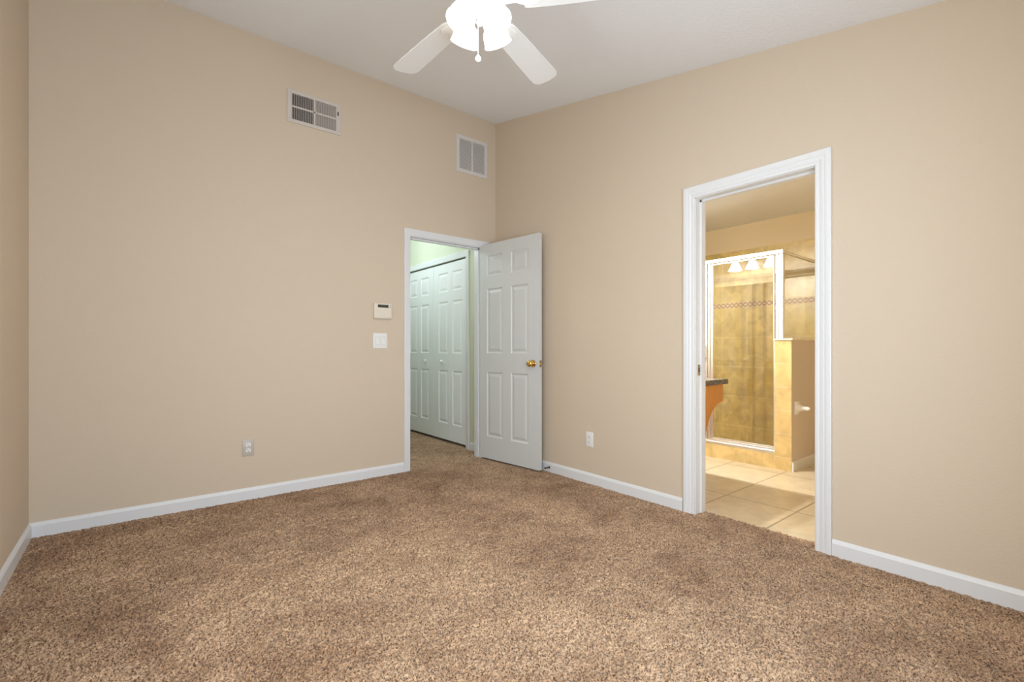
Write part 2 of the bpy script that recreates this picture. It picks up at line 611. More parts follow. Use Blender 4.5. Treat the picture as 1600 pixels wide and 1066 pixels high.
# ---------------------------------------------------------------- carpet
def carpet(name, x0, x1, y0, y1, step, seed, ragged=None, amp=0.0062):
    nx = int(round((x1 - x0) / step)) + 1
    ny = int(round((y1 - y0) / step)) + 1
    rng = np.random.default_rng(seed)
    xs = np.linspace(x0, x1, nx)
    ys = np.linspace(y0, y1, ny)
    X, Y = np.meshgrid(xs, ys)
    h = rng.normal(0, 1, X.shape)
    h = h + 0.5 * (np.roll(h, 1, 0) + np.roll(h, 1, 1))
    jx = rng.uniform(-0.35, 0.35, X.shape) * step
    jy = rng.uniform(-0.35, 0.35, X.shape) * step
    for j in (jx, jy):
        j[0, :] = j[-1, :] = 0
        j[:, 0] = j[:, -1] = 0
    Z = np.clip(h * amp * 0.8, -0.009, 0.009) - 0.002
    flat = np.ones_like(X)
    for ex, ey in ((LX, None), (0.0, None), (None, 0.0)):
        dd = np.abs(X - ex) if ex is not None else np.abs(Y - ey)
        flat = np.minimum(flat, np.clip(dd / 0.04, 0.35, 1))
    Z = (Z + 0.002) * flat - 0.001
    co = np.stack([X + jx, Y + jy, Z], -1).reshape(-1, 3).astype(np.float32)
    i = np.arange((ny - 1) * (nx - 1))
    a = (i // (nx - 1)) * nx + i % (nx - 1)
    f = np.stack([a, a + 1, a + nx + 1, a + nx], -1).astype(np.int32)
    return co, f


def mesh_np(name, parts, m):
    off = 0
    cs, fs = [], []
    for co, f in parts:
        cs.append(co)
        fs.append(f + off)
        off += len(co)
    co = np.concatenate(cs)
    f = np.concatenate(fs)
    me = bpy.data.meshes.new(name)
    me.vertices.add(len(co))
    me.vertices.foreach_set('co', co.ravel())
    me.loops.add(len(f) * 4)
    me.loops.foreach_set('vertex_index', f.ravel())
    me.polygons.add(len(f))
    me.polygons.foreach_set('loop_start', np.arange(len(f), dtype=np.int32) * 4)
    me.update(calc_edges=True)
    me.validate()
    me.polygons.foreach_set('use_smooth', np.ones(len(f), dtype=bool))
    me.materials.append(m)
    o = bpy.data.objects.new(name, me)
    COL.objects.link(o)
    return o


fl = mesh_np('floor', [
    carpet('a', LX, 0.0, -3.72, 0.0, 0.0062, 1),
    carpet('b', LX, 0.0, SY, -3.72, 0.02, 2),
    carpet('c', LO[0] - 0.001, LO[1] + 0.001, -0.004, 0.068, 0.0062, 3),
    carpet('d', -0.0, 0.096, BO[0], BO[1], 0.0062, 4)], M['carpet'])
S(fl, 'brown mottled plush carpet in the bedroom', 'carpet')
HX0, HX1, HY1, HZ = -1.15, -0.047, 3.0, 2.60
fl = mesh_np('floor_hall', [
    carpet('a', LO[0] - 0.001, LO[1] + 0.001, 0.06, TH, 0.008, 5),
    carpet('b', HX0, HX1 + 0.09, TH, HY1, 0.009, 6)], M['carpet'])
S(fl, 'carpet continuing into the hall', 'carpet')


mb = MB()
mb.box(LX, 0.0, SY, 0.0, -0.10, -0.013)
mb.box(0.0, 0.092, BO[0], BO[1], -0.10, -0.013)
mb.box(LO[0] - 0.001, LO[1] + 0.001, 0.0, TH, -0.10, -0.013)
mb.box(HX0, HX1 + 0.09, TH, HY1, -0.10, -0.013)
S(mb.build('floor_slab', 'carpet_pad'), 'floor under the carpet', 'floor')

# ---------------------------------------------------------------- baseboards
def bb_along_x(name, a, b, wall, out, label, m='trim'):
    mb = MB()
    t, h = 0.013, 0.0815
    prof = [(0, -0.004), (t, -0.004), (t, h - 0.019), (t * 0.78, h - 0.012), (t * 0.5, h - 0.004), (t * 0.28, h), (0, h)]
    mb.prism([(wall + out * d, z) for d, z in prof], a, b, 'x')
    return S(mb.build(name, m), label, 'baseboard')


def bb_along_y(name, a, b, wall, out, label, m='trim'):
    mb = MB()
    t, h = 0.013, 0.0815
    prof = [(0, -0.004), (t, -0.004), (t, h - 0.019), (t * 0.78, h - 0.012), (t * 0.5, h - 0.004), (t * 0.28, h), (0, h)]
    mb.prism([(wall + out * d, z) for d, z in prof], a, b, 'y')
    return S(mb.build(name, m), label, 'baseboard')


bb_along_x('baseboard_left', LX, -0.987, 0, -1, 'white baseboard left of the hall door')
bb_along_y('baseboard_right', -2.0445, -0.014, 0, -1, 'white baseboard between the open door and the bathroom door')
bb_along_y('baseboard_near_right', SY, -2.886, 0, -1, 'white baseboard right of the bathroom door')
bb_along_y('baseboard_far_left', SY, -0.014, LX, 1, 'white baseboard on the far left wall')
bb_along_y('baseboard_hall', TH, 0.374, HX1, -1, 'short white baseboard beside the hall closet')


# ---------------------------------------------------------------- door casings and jambs (trim)
def casing(name, plane, s, u0, u1, top, width, axis, depth=0.018, fluted=True, base=0.0):
    """mitred moulding round an opening; axis 'x': the wall is y = plane, else x = plane; s = side it stands out to"""
    if fluted:
        prof = [(0, 0.0), (0, 0.55), (0.06, 0.68), (0.20, 0.68), (0.26, 0.50), (0.32, 0.62), (0.44, 0.80), (0.54, 0.86), (0.58, 0.72), (0.66, 0.92), (0.80, 1.0), (0.95, 1.0), (1.0, 0.9), (1.0, 0)]
    else:
        prof = [(0, 0.0), (0, 0.45), (0.08, 0.62), (0.35, 0.70), (0.62, 0.85), (0.80, 1.0), (0.95, 1.0), (1.0, 0.88), (1.0, 0)]
    mb = MB()
    rings = []
    for node in range(4):
        ring = []
        for wv, d in prof:
            ww = wv * width
            u = u0 - ww if node < 2 else u1 + ww
            z = base if node in (0, 3) else top + ww
            dd = plane + s * d * depth
            ring.append(mb._v((u, dd, z) if axis == 'x' else (dd, u, z)))
        rings.append(ring)
    n = len(prof)
    for a, b in zip(rings, rings[1:]):
        for k in range(n):
            mb.bm.faces.new((a[k], a[(k + 1) % n], b[(k + 1) % n], b[k]))
    mb.bm.faces.new(rings[0])
    mb.bm.faces.new(rings[-1][::-1])
    return mb


def jambs(axis, u0, u1, top, a, b, stop_a, stop_b, base=-0.004, t=0.006):
    """thin lining of an opening through the wall from a to b, with a door stop between stop_a and stop_b"""
    mb = MB()

    def bx(ua, ub, da, db, z0, z1):
        if axis == 'x':
            mb.box(ua, ub, da, db, z0, z1)
        else:
            mb.box(da, db, ua, ub, z0, z1)
    bx(u0 - 0.0, u0 + t, a, b, base, top)
    bx(u1 - t, u1, a, b, base, top)
    bx(u0, u1, a, b, top - t, top)
    st = 0.012
    bx(u0 + t, u0 + t + st, stop_a, stop_b, base, top - t)
    bx(u1 - t - st, u1 - t, stop_a, stop_b, base, top - t)
    bx(u0 + t, u1 - t, stop_a, stop_b, top - t - st, top - t)
    return mb


S(casing('trim_1', 0, -1, -0.9275, -0.1500, 2.040, 0.058, 'x', fluted=False).build('trim_1', 'trim', smooth=25), 'white moulded casing round the hall doorway', 'door casing')
S(jambs('x', LO[0], LO[1], LO[2], 0.0, TH, 0.040, 0.075).build('trim_2', 'trim'), 'white jamb lining of the hall doorway', 'door jamb')
S(casing('trim_3', 0, -1, BO[0] + 0.002, BO[1] - 0.002, 2.018, 0.0745, 'y').build('trim_3', 'trim', smooth=25), 'white fluted casing round the bathroom doorway', 'door casing')
jb = S(jambs('y', BO[0], BO[1], BO[2], 0.0, TH, 0.052, 0.088).build('trim_4', 'trim'), 'white jamb lining of the bathroom doorway', 'door jamb')
sp = MB()
sp.box(0.024, 0.050, BO[1] - 0.0085, BO[1] - 0.0055, 0.885, 0.955, 0.001)
sp.build('strike_plate', 'latch', jb, label='dull brass strike plate')
MB().box(0.031, 0.043, BO[1] - 0.0090, BO[1] - 0.0080, 0.905, 0.935).build('strike_hole', 'slot', jb)


# ---------------------------------------------------------------- panelled doors
def panel_slab(mb, wd, ht, th, cols, rows, mtx, both=True):
    """slab in local x (0..wd), y (0 front .. th back), z (0..ht) with raised panels on its faces"""
    us = sorted({0, wd, *[c for q in cols for c in q]})
    zs = sorted({0, ht, *[r for q in rows for r in q]})
    rings = ((0.0, 0.0), (0.007, 0.0075), (0.013, 0.0085), (0.020, 0.0085), (0.042, 0.0015))

    def vtx(cache, u, y, z):
        k = (round(u, 5), round(y, 5), round(z, 5))
        if k not in cache:
            cache[k] = mb._v((u, y, z), mtx)
        return cache[k]
    cache = {}
    for front in ((True, False) if both else (True,)):
        def yy(d):
            return d if front else th - d
        for i in range(len(us) - 1):
            for j in range(len(zs) - 1):
                ua, ub, za, zb = us[i], us[i + 1], zs[j], zs[j + 1]
                if (ua, ub) in cols and (za, zb) in rows:
                    prev = None
                    for ins, d in rings:
                        cur = [vtx(cache, u, yy(d), z) for u, z in ((ua + ins, za + ins), (ub - ins, za + ins), (ub - ins, zb - ins), (ua + ins, zb - ins))]
                        if prev:
                            for k in range(4):
                                mb.bm.faces.new((prev[k], prev[(k + 1) % 4], cur[(k + 1) % 4], cur[k]))
                        prev = cur
                    mb.bm.faces.new(prev)
                else:
                    mb.bm.faces.new([vtx(cache, u, yy(0), z) for u, z in ((ua, za), (ub, za), (ub, zb), (ua, zb))])
    if not both:
        mb.bm.faces.new([vtx(cache, u, th, z) for u, z in ((0, 0), (wd, 0), (wd, ht), (0, ht))])
    # edges of the slab
    f = lambda lst: mb.bm.faces.new([vtx(cache, *q) for q in lst])
    f([(0, 0, z) for z in zs] + [(0, th, z) for z in (zs[::-1] if both else (ht, 0))])
    f([(wd, 0, z) for z in zs] + [(wd, th, z) for z in (zs[::-1] if both else (ht, 0))])
    f([(u, 0, 0) for u in us] + [(u, th, 0) for u in (us[::-1] if both else (wd, 0))])
    f([(u, 0, ht) for u in us] + [(u, th, ht) for u in (us[::-1] if both else (wd, 0))])


# open bedroom door: its hinge edge at the right jamb, swung a little past a right angle
h0 = Vector((-0.1905, -0.004, 0.018))
ang = math.atan2(-0.754, 0.088)
dvec = Vector((math.cos(ang), math.sin(ang), 0))
nrm = Vector((-dvec.y, dvec.x, 0))          # towards the right wall
if nrm.x < 0:
    nrm = -nrm
DM = Matrix(((dvec.x, nrm.x, 0, h0.x), (dvec.y, nrm.y, 0, h0.y), (0, 0, 1, h0.z), (0, 0, 0, 1)))
DW, DH, DT = 0.759, 2.032, 0.034
d1 = MB()
panel_slab(d1, DW, DH, DT, [(0.100, 0.312), (0.420, 0.632)], [(0.210, 0.820), (0.998, 1.608), (1.725, 1.922)], DM)
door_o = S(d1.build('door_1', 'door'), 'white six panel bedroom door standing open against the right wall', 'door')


def knob(sign):
    k = MB()
    y0 = 0 if sign < 0 else DT
    base = DM @ Matrix.Translation((0.690, y0, 0.912)) @ Matrix.Rotation(R(90) if sign < 0 else R(-90), 4, 'X')
    k.lathe([(0, 0), (0.031, 0.0), (0.032, 0.003), (0.029, 0.007), (0.016, 0.010), (0.0115, 0.014), (0.0115, 0.026), (0.016, 0.030), (0.024, 0.036), (0.0275, 0.044), (0.0275, 0.050), (0.024, 0.057), (0.015, 0.061), (0, 0.0625)], base, 40)
    return k


knob(-1).build('door_knob', 'brass', door_o, smooth=40, label='brass knob on the side facing the room')
knob(1).build('door_knob', 'brass', door_o, smooth=40, label='brass knob on the wall side')
lp = MB()
lp.box(DW - 0.001, DW + 0.0012, 0.006, 0.028, 0.883, 0.940, mtx=DM)
lpo = lp.build('latch_plate', 'latch', door_o, label='dull brass latch plate on the door edge')
lb = MB()
lb.box(DW + 0.001, DW + 0.010, 0.011, 0.023, 0.905, 0.920, 0.002, mtx=DM)
lb.build('latch_bolt', 'brass', lpo)
for z in (0.20, 1.00, 1.80):
    hg = MB()
    p = DM @ Vector((-0.003, DT - 0.004, z))
    hg.tube([(p.x, p.y, p.z - 0.044), (p.x, p.y, p.z + 0.044)], 0.0055, 12)
    hg.build('hinge', 'latch', door_o, smooth=40)

# spring door stop on the baseboard behind the door
st = thing('door_stop', 'dark rigid door stop screwed to the baseboard behind the open door', 'door stop', (-0.013, -0.790, 0.040))
mb = MB()
mb.lathe([(0, 0), (0.010, 0), (0.010, 0.003), (0.006, 0.006), (0, 0.0065)], Matrix.Translation((-0.013, -0.790, 0.040)) @ Matrix.Rotation(R(-90), 4, 'Y'), 20)
mb.build('base', 'spring', st, smooth=40)
mb = MB()
hx = [(-0.0175 - 0.040 * i / 120, -0.790 + 0.0042 * math.cos(i * 0.9), 0.040 + 0.0042 * math.sin(i * 0.9)) for i in range(121)]
mb.tube(hx, 0.0013, 6)
mb.build('spring', 'spring', st, smooth=60)
mb = MB()
mb.lathe([(0, 0), (0.0065, 0), (0.0072, 0.005), (0.0062, 0.011), (0, 0.0125)], Matrix.Translation((-0.0565, -0.790, 0.040)) @ Matrix.Rotation(R(-90), 4, 'Y'), 20)
mb.build('tip', 'rubber', st, smooth=40, label='black rubber tip')

# ---------------------------------------------------------------- ceiling fan
FX, FY, FB = -1.654, -2.102, 2.5165
FC = zc(FY)
fan = thing('ceiling_fan', 'white five blade ceiling fan with four lit glass shades', 'ceiling fan', (FX, FY, FC))
T = lambda z=0.0: Matrix.Translation((FX, FY, z))
mb = MB()
slope = Matrix.Translation((FX, FY, FC)) @ Matrix.Rotation(math.atan(SL), 4, 'X') @ Matrix.Rotation(PI, 4, 'X')
mb.lathe([(0, 0), (0.072, 0.0), (0.072, 0.012), (0.064, 0.040), (0.042, 0.062), (0.020, 0.070), (0, 0.070)], slope, 40)
mb.build('canopy', 'fan', fan, smooth=35)
mb = MB()
mb.tube([(FX, FY, FC - 0.055), (FX, FY, FB + 0.10)], 0.0125, 20)
mb.build('downrod', 'fan', fan, smooth=40)
mb = MB()
mb.lathe([(0, 0.120), (0.030, 0.118), (0.060, 0.108), (0.098, 0.085), (0.112, 0.060), (0.112, 0.020), (0.104, 0.004), (0.075, -0.012), (0, -0.012)], T(FB + 0.012), 48)
mb.build('motor_housing', 'fan', fan, smooth=35)
mb = MB()
mb.lathe([(0, 0.0), (0.050, 0.0), (0.052, -0.008), (0.048, -0.030), (0.036, -0.042), (0.016, -0.050), (0.012, -0.075), (0.016, -0.084), (0.010, -0.094), (0, -0.096)], T(FB + 0.002), 40)
fit_o = mb.build('light_fitter', 'fan', fan, smooth=35)

th0 = R(21.27)
for k in range(5):
    a = th0 + k * R(72)
    rot = T(FB) @ Matrix.Rotation(a, 4, 'Z') @ Matrix.Rotation(R(-9), 4, 'X')
    # outline of a blade, narrow at the root, rounded at the tip
    o2 = []
    r0, r1 = 0.185, 0.660
    prof = [(r0, 0.050), (r0 + 0.02, 0.055), (0.30, 0.0605), (0.45, 0.066), (0.60, 0.0705), (0.628, 0.0695)]
    tip = [(r1 - 0.012, 0.058), (r1 - 0.003, 0.038), (r1, 0.0)]
    up = prof + tip
    pts = up + [(x, -y) for x, y in reversed(up[:-1])]
    bl = MB(rot)
    bl.prism(pts, -0.003, 0.003, 'z', bev=0.0012)
    blade = bl.build('blade', 'blade', fan)
    br = MB(rot)
    br.prism([(0.095, 0.016), (0.15, 0.014), (0.185, 0.034), (0.235, 0.040), (0.262, 0.022), (0.235, 0.010), (0.235, -0.010), (0.262, -0.022), (0.235, -0.040), (0.185, -0.034), (0.15, -0.014), (0.095, -0.016)], -0.0075, -0.0032, 'z', bev=0.0012)
    br.build('blade_iron', 'fan', blade)

for k in range(4):
    az = R(51.2) + R(45) + k * R(90)
    ca, sa = math.cos(az), math.sin(az)
    # arm from fitter
    e = MB()
    z0 = FB - 0.030
    e.tube([(FX + 0.030 * ca, FY + 0.030 * sa, z0), (FX + 0.046 * ca, FY + 0.046 * sa, z0 + 0.001), (FX + 0.058 * ca, FY + 0.058 * sa, z0 - 0.004), (FX + 0.066 * ca, FY + 0.066 * sa, z0 - 0.014)], 0.008, 14)
    arm = e.build('lamp_arm', 'fan', fan, smooth=40)
    tilt = R(25)
    top = Matrix.Translation((FX + 0.066 * ca, FY + 0.066 * sa, z0 - 0.010)) @ Matrix.Rotation(az, 4, 'Z') @ Matrix.Rotation(PI - tilt, 4, 'Y')
    # local +z now runs down and outward along the shade
    s = MB()
    s.lathe([(0, -0.004), (0.022, -0.004), (0.024, 0.004), (0.024, 0.018), (0.019, 0.020), (0, 0.020)], top, 28)
    s.build('socket', 'fan', arm, smooth=35)
    s = MB()
    outer = [(0.021, 0.013), (0.028, 0.016), (0.040, 0.026), (0.0500, 0.042), (0.0550, 0.060), (0.0565, 0.076), (0.0585, 0.086), (0.0615, 0.094)]
    inner = [(r - 0.003, h) for r, h in reversed(outer)]
    s.lathe(outer + inner, top, 40)
    sh = s.build('shade', 'shade', arm, smooth=50)
    s = MB()
    s.lathe([(0, 0.020), (0.012, 0.022), (0.013, 0.030), (0.022, 0.044), (0.026, 0.058), (0.022, 0.072), (0.012, 0.080), (0, 0.082)], top, 24)
    s.build('bulb', 'bulb', sh, smooth=60)
    L = lamp('fan_bulb_light', 'SPOT', (0, 0, 0), P_FAN, (1.0, 0.95, 0.88), spot_size=R(165), spot_blend=0.6, shadow_soft_size=0.045)
    L.matrix_world = top @ Matrix.Translation((0, 0, 0.100)) @ Matrix.Rotation(PI, 4, 'X')

# pull chains
mb = MB()
cx, cy = FX - 0.0345, FY - 0.0365
mb.tube([(cx, cy, FB - 0.060), (cx, cy, 2.264)], 0.0016, 8)
ch = mb.build('pull_chain', 'chain', fan, smooth=60)
mb = MB()
mb.lathe([(0, 0.016), (0.004, 0.015), (0.0105, 0.006), (0.0125, -0.002), (0.009, -0.010), (0, -0.013)], Matrix.Translation((cx, cy, 2.251)), 24)
mb.build('chain_knob', 'plastic', ch, smooth=60, label='white pull knob')

# ---------------------------------------------------------------- wall vents
# supply register (left)
vx0, vx1, vz0, vz1 = -1.9165, -1.5250, 2.734, 2.976
vent = thing('air_register', 'beige two-bank vertical slat air register high on left wall', 'vent', (-1.72, 0, vz0))
mb = MB()
fx, fz = 0.033, 0.026
for q in ((vx0, vx1, vz0, vz0 + fz), (vx0, vx1, vz1 - fz, vz1), (vx0, vx0 + fx, vz0 + fz, vz1 - fz), (vx1 - fx - 0.004, vx1, vz0 + fz, vz1 - fz)):
    mb.box(q[0], q[1], -0.010, 0.0, q[2], q[3], 0.003)
frame = mb.build('frame', 'register', vent)
for sx in (vx0 + 0.015, vx1 - 0.016):
    mb = MB()
    mb.lathe([(0, 0), (0.004, 0), (0.0035, 0.002), (0, 0.0025)], Matrix.Translation((sx, -0.010, 2.853)) @ Matrix.Rotation(R(90), 4, 'X'), 14)
    mb.build('screw', 'register', frame)
gx0, gx1, gz0, gz1 = vx0 + fx, vx1 - fx - 0.004, vz0 + fz, vz1 - fz
mb = MB()
mid = 2.855
mb.box(gx0, gx1, -0.0085, 0.0, mid - 0.006, mid + 0.006, 0.001)
xm = (gx0 + gx1) / 2
mb.box(xm - 0.007, xm + 0.007, -0.0085, 0.0, gz0, gz1, 0.001)
mb.build('cross_bar', 'register', vent)
for nm, a, b, rot in (('left', gx0, xm - 0.007, R(62)), ('right', xm + 0.007, gx1, R(118))):
    mb = MB()
    n = 12
    for i in range(n):
        x = a + (i + 0.5) * (b - a) / n
        mt = Matrix.Translation((x, -0.001, 0)) @ Matrix.Rotation(rot, 4, 'Z')
        for za, zb in ((gz0, mid - 0.006), (mid + 0.006, gz1)):
            mb.box(-0.0065, 0.0065, -0.0009, 0.0009, za, zb, mtx=mt)
    mb.build('louvers', 'register', vent)
MB().box(gx0, gx1, 0.006, 0.010, gz0, gz1).build('duct', 'duct', vent, label='dark duct behind the slats')
mb = MB()
mb.box(vx1 - 0.026, vx1 - 0.019, -0.0200, -0.009, 2.884, 2.910, 0.001)
mb.build('damper_lever', 'slot', vent, label='dark damper lever')

# return grille (right)
rx0, rx1, rz0, rz1 = -0.4570, -0.1045, 2.714, 3.062
grl = thing('return_grille', 'white square return grille with fine horizontal slats near the corner', 'vent', (-0.28, 0, rz0))
mb = MB()
fw = 0.033
for q in ((rx0, rx1, rz0, rz0 + fw), (rx0, rx1, rz1 - fw, rz1), (rx0, rx0 + fw, rz0 + fw, rz1 - fw), (rx1 - fw, rx1, rz0 + fw, rz1 - fw)):
    mb.box(q[0], q[1], -0.008, 0.0, q[2], q[3], 0.0025)
mb.build('frame', 'grille', grl)
mb = MB()
rm = (rx0 + rx1) / 2
mb.box(rm - 0.006, rm + 0.006, -0.008, 0.0, rz0 + fw, rz1 - fw, 0.001)
mb.build('center_bar', 'grille', grl)
mb = MB()
n = 24
for i in range(n):
    z = rz0 + fw + (i + 0.5) * (rz1 - rz0 - 2 * fw) / n
    mt = Matrix.Translation((0, -0.002, z)) @ Matrix.Rotation(R(64), 4, 'X')
    mb.box(rx0 + fw, rm - 0.006, -0.0062, 0.0062, -0.0006, 0.0006, mtx=mt)
    mb.box(rm + 0.006, rx1 - fw, -0.0062, 0.0062, -0.0006, 0.0006, mtx=mt)
mb.build('louvers', 'grille', grl)
MB().box(rx0 + fw, rx1 - fw, 0.006, 0.010, rz0 + fw, rz1 - fw).build('backing', 'filter', grl, label='dark backing behind the slats')


def recess(o_name, x0, x1, z0, z1):
    """cut a shallow recess into wall_left behind a vent"""
    c = MB().box(x0, x1, -0.01, 0.0115, z0, z1)
    bmesh.ops.recalc_face_normals(c.bm, faces=c.bm.faces)
    me = bpy.data.meshes.new('cut')
    c.bm.to_mesh(me)
    c.bm.free()
    o = bpy.data.objects.new('cut', me)
    COL.objects.link(o)
    wl = bpy.data.objects[o_name]
    md = wl.modifiers.new('cut', 'BOOLEAN')
    md.operation = 'DIFFERENCE'
    md.solver = 'EXACT'
    md.object = o
    dg = bpy.context.evaluated_depsgraph_get()
    new = bpy.data.meshes.new_from_object(wl.evaluated_get(dg))
    wl.modifiers.clear()
    wl.data = new
    bpy.data.objects.remove(o, do_unlink=True)


recess('wall_left', gx0 - 0.001, gx1 + 0.001, gz0 - 0.001, gz1 + 0.001)
recess('wall_left', rx0 + fw - 0.001, rx1 - fw + 0.001, rz0 + fw - 0.001, rz1 - fw + 0.001)

# ---------------------------------------------------------------- keypad, switch, outlets
kx0, kx1, kz0, kz1 = -1.259, -1.104, 1.306, 1.434
kp = thing('alarm_keypad', 'cream wall alarm keypad with dark display strip above the light switch', 'keypad', (-1.18, 0, kz0))
MB().box(kx0, kx1, -0.026, 0.0, kz0, kz1, 0.005, seg=3).build('housing', 'ivory', kp, smooth=35)
MB().box(kx0 + 0.006, kx1 - 0.006, -0.0295, -0.024, kz0 + 0.007, kz0 + 0.076, 0.002).build('flip_cover', 'ivory', kp)
MB().box(-1.228, -1.136, -0.0275, -0.025, 1.399, 1.423, 0.0006).build('display', 'lcd', kp, label='dark display')
for z in (1.417, 1.403):
    MB().box(-1.124, -1.116, -0.0285, -0.025, z - 0.004, z + 0.004, 0.001).build('button', 'greyplate', kp)
MB().box(-1.128, -1.117, -0.0305, -0.029, 1.318, 1.323).build('badge', 'greyplate', kp)

sx0, sx1, sz0, sz1 = -1.2605, -1.1375, 1.0605, 1.1875
sw = thing('light_switch', 'white double rocker switch plate below the alarm keypad', 'light switch', (-1.20, 0, sz0))
MB().box(sx0, sx1, -0.006, 0.0, sz0, sz1, 0.003, seg=3).build('cover_plate', 'plastic', sw, smooth=35)
for a in (-1.2385, -1.1935):
    MB().box(a - 0.0015, a + 0.0355, -0.0064, -0.005, 1.090, 1.159).build('bezel', 'greyplate', sw)
    mb = MB()
    mb.prism([(-0.0055, 1.092), (-0.0105, 1.092), (-0.0075, 1.126), (-0.0065, 1.157), (-0.0055, 1.157)], a, a + 0.034, 'x')
    mb.build('rocker', 'plastic', sw)


def outlet(name, label, to_world, m_plate):
    """to_world maps (u, out, z) with u across the plate, out from the wall, both from the plate centre"""
    c = to_world(0, 0, -0.058)
    t = thing(name, label, 'outlet', c, 'wall outlets')
    mt = Matrix((to_world(1, 0, 0) - to_world(0, 0, 0), to_world(0, 1, 0) - to_world(0, 0, 0), Vector((0, 0, 1)))).transposed().to_4x4()
    mt.translation = to_world(0, 0, 0)
    b = MB()
    b.box(-0.0365, 0.0365, 0, 0.006, -0.058, 0.058, 0.003, mtx=mt, seg=3)
    b.build('cover_plate', m_plate, t, smooth=35)
    for zc_ in (0.0195, -0.0195):
        r = MB()
        pts = [(0.0165 * math.cos(x) , 0.0165 * math.sin(x)) for x in [2 * PI * i / 32 for i in range(32)]]
        pts = [(u, max(-0.0135, min(0.0135, z))) for u, z in pts]
        A = [r._v((u, 0.004, zc_ + z), mt) for u, z in pts]
        B = [r._v((u, 0.0075, zc_ + z), mt) for u, z in pts]
        r.bm.faces.new(A[::-1])
        r.bm.faces.new(B)
        for i in range(32):
            r.bm.faces.new((A[i], A[(i + 1) % 32], B[(i + 1) % 32], B[i]))
        ro = r.build('receptacle', 'plastic', t)
        s = MB()
        s.box(-0.0075, -0.0050, 0.0070, 0.0078, zc_ - 0.001, zc_ + 0.0085, mtx=mt)
        s.box(0.0050, 0.0075, 0.0070, 0.0078, zc_ - 0.000, zc_ + 0.0075, mtx=mt)
        s.lathe([(0, 0), (0.003, 0), (0.003, 0.0008), (0, 0.0008)], mt @ Matrix.Translation((0, 0.0070, zc_ - 0.007)) @ Matrix.Rotation(R(-90), 4, 'X'), 12)
        s.build('slots', 'slot', ro, label='dark plug slots')
    s = MB()
    s.lathe([(0, 0), (0.003, 0), (0.0025, 0.0012), (0, 0.0015)], mt @ Matrix.Translation((0, 0.006, 0)) @ Matrix.Rotation(R(-90), 4, 'X'), 12)
    s.build('screw', 'greyplate', t)
    return t


outlet('wall_outlet', 'greige plated outlet low on the wall left of the hall door', lambda u, d, z: Vector((-2.168 + u, -d, 0.3635 + z)), 'greyplate')
outlet('wall_outlet', 'white outlet low between the open door and the bathroom door', lambda u, d, z: Vector((-d, -1.2385 - u, 0.3445 + z)), 'plastic')

# ---------------------------------------------------------------- the hall beyond the left doorway
CY0, CY1, CH = 0.450, 1.868, 2.040     # closet opening
mb = MB()
mb.box(HX1, HX1 + 0.10, TH, CY0, -0.02, HZ)
mb.box(HX1, HX1 + 0.10, CY1, HY1, -0.02, HZ)
mb.box(HX1, HX1 + 0.10, CY0, CY1, CH, HZ)
S(mb.build('wall_hall_right', 'hall_wall'), 'pale green hall wall with the closet', 'wall')
S(MB().box(HX0 - 0.1, HX0, TH, HY1, -0.02, HZ).build('wall_hall_left', 'hall_wall'), 'pale green hall wall facing the closet', 'wall')
S(MB().box(HX0 - 0.1, HX1 + 0.1, HY1, HY1 + 0.1, -0.02, HZ).build('wall_hall_end', 'hall_wall'), 'pale green wall at the end of the hall', 'wall')
S(MB().box(HX0 - 0.1, 0.70, TH, HY1 + 0.1, HZ, HZ + 0.1).build('ceiling_hall', 'ceiling'), 'white hall ceiling', 'ceiling')
mb = MB()
mb.box(0.60, 0.66, CY0 - 0.06, CY1 + 0.06, -0.02, HZ)
mb.box(HX1 + 0.10, 0.60, CY0 - 0.06, CY0 - 0.01, -0.02, HZ)
mb.box(HX1 + 0.10, 0.60, CY1 + 0.01, CY1 + 0.06, -0.02, HZ)
S(mb.build('wall_closet', 'hall_wall'), 'inner walls of the hall closet', 'wall')
S(MB().box(HX1 + 0.09, 0.60, CY0 - 0.01, CY1 + 0.01, -0.02, -0.004).build('floor_closet', 'carpet'), 'carpet inside the hall closet', 'carpet')
S(casing('trim_5', HX1, -1, CY0 + 0.004, CY1 - 0.004, CH - 0.004, 0.062, 'y', fluted=False).build('trim_5', 'trim', smooth=25), 'white casing round the hall closet', 'door casing')

# two pairs of folding closet doors
LH = 1.988
rows = [(0.182, 0.782), (0.975, 1.560), (1.672, 1.886)]
rows = [(round(a, 4), round(b, 4)) for a, b in rows]


def bifold(name, label, leaves, knob_y):
    o = None
    ys = [q for l in leaves for q in l[:2]]
    t = thing(name, label, 'closet door', (HX1 + 0.01, sum(ys) / len(ys), 0.03), 'folding closet doors')
    for (ya, yb, pa, pb) in leaves:
        # local x runs from ya down to yb along -y, local y into the closet
        mt = Matrix(((0, 1, 0, HX1 + 0.006), (-1, 0, 0, ya), (0, 0, 1, 0.032), (0, 0, 0, 1)))
        mb = MB()
        panel_slab(mb, ya - yb, LH, 0.030, [(ya - pa, ya - pb)], rows, mt, both=False)
        mb.build('leaf', 'closet_door', t)
    kb = MB()
    kb.lathe([(0, 0), (0.012, 0), (0.0095, 0.006), (0.0095, 0.010), (0.017, 0.018), (0.0185, 0.024), (0.014, 0.030), (0, 0.0315)],
             Matrix.Translation((HX1 + 0.006, knob_y, 0.912)) @ Matrix.Rotation(R(-90), 4, 'Y'), 24)
    kb.build('knob', 'plastic', t, smooth=45)
    return t


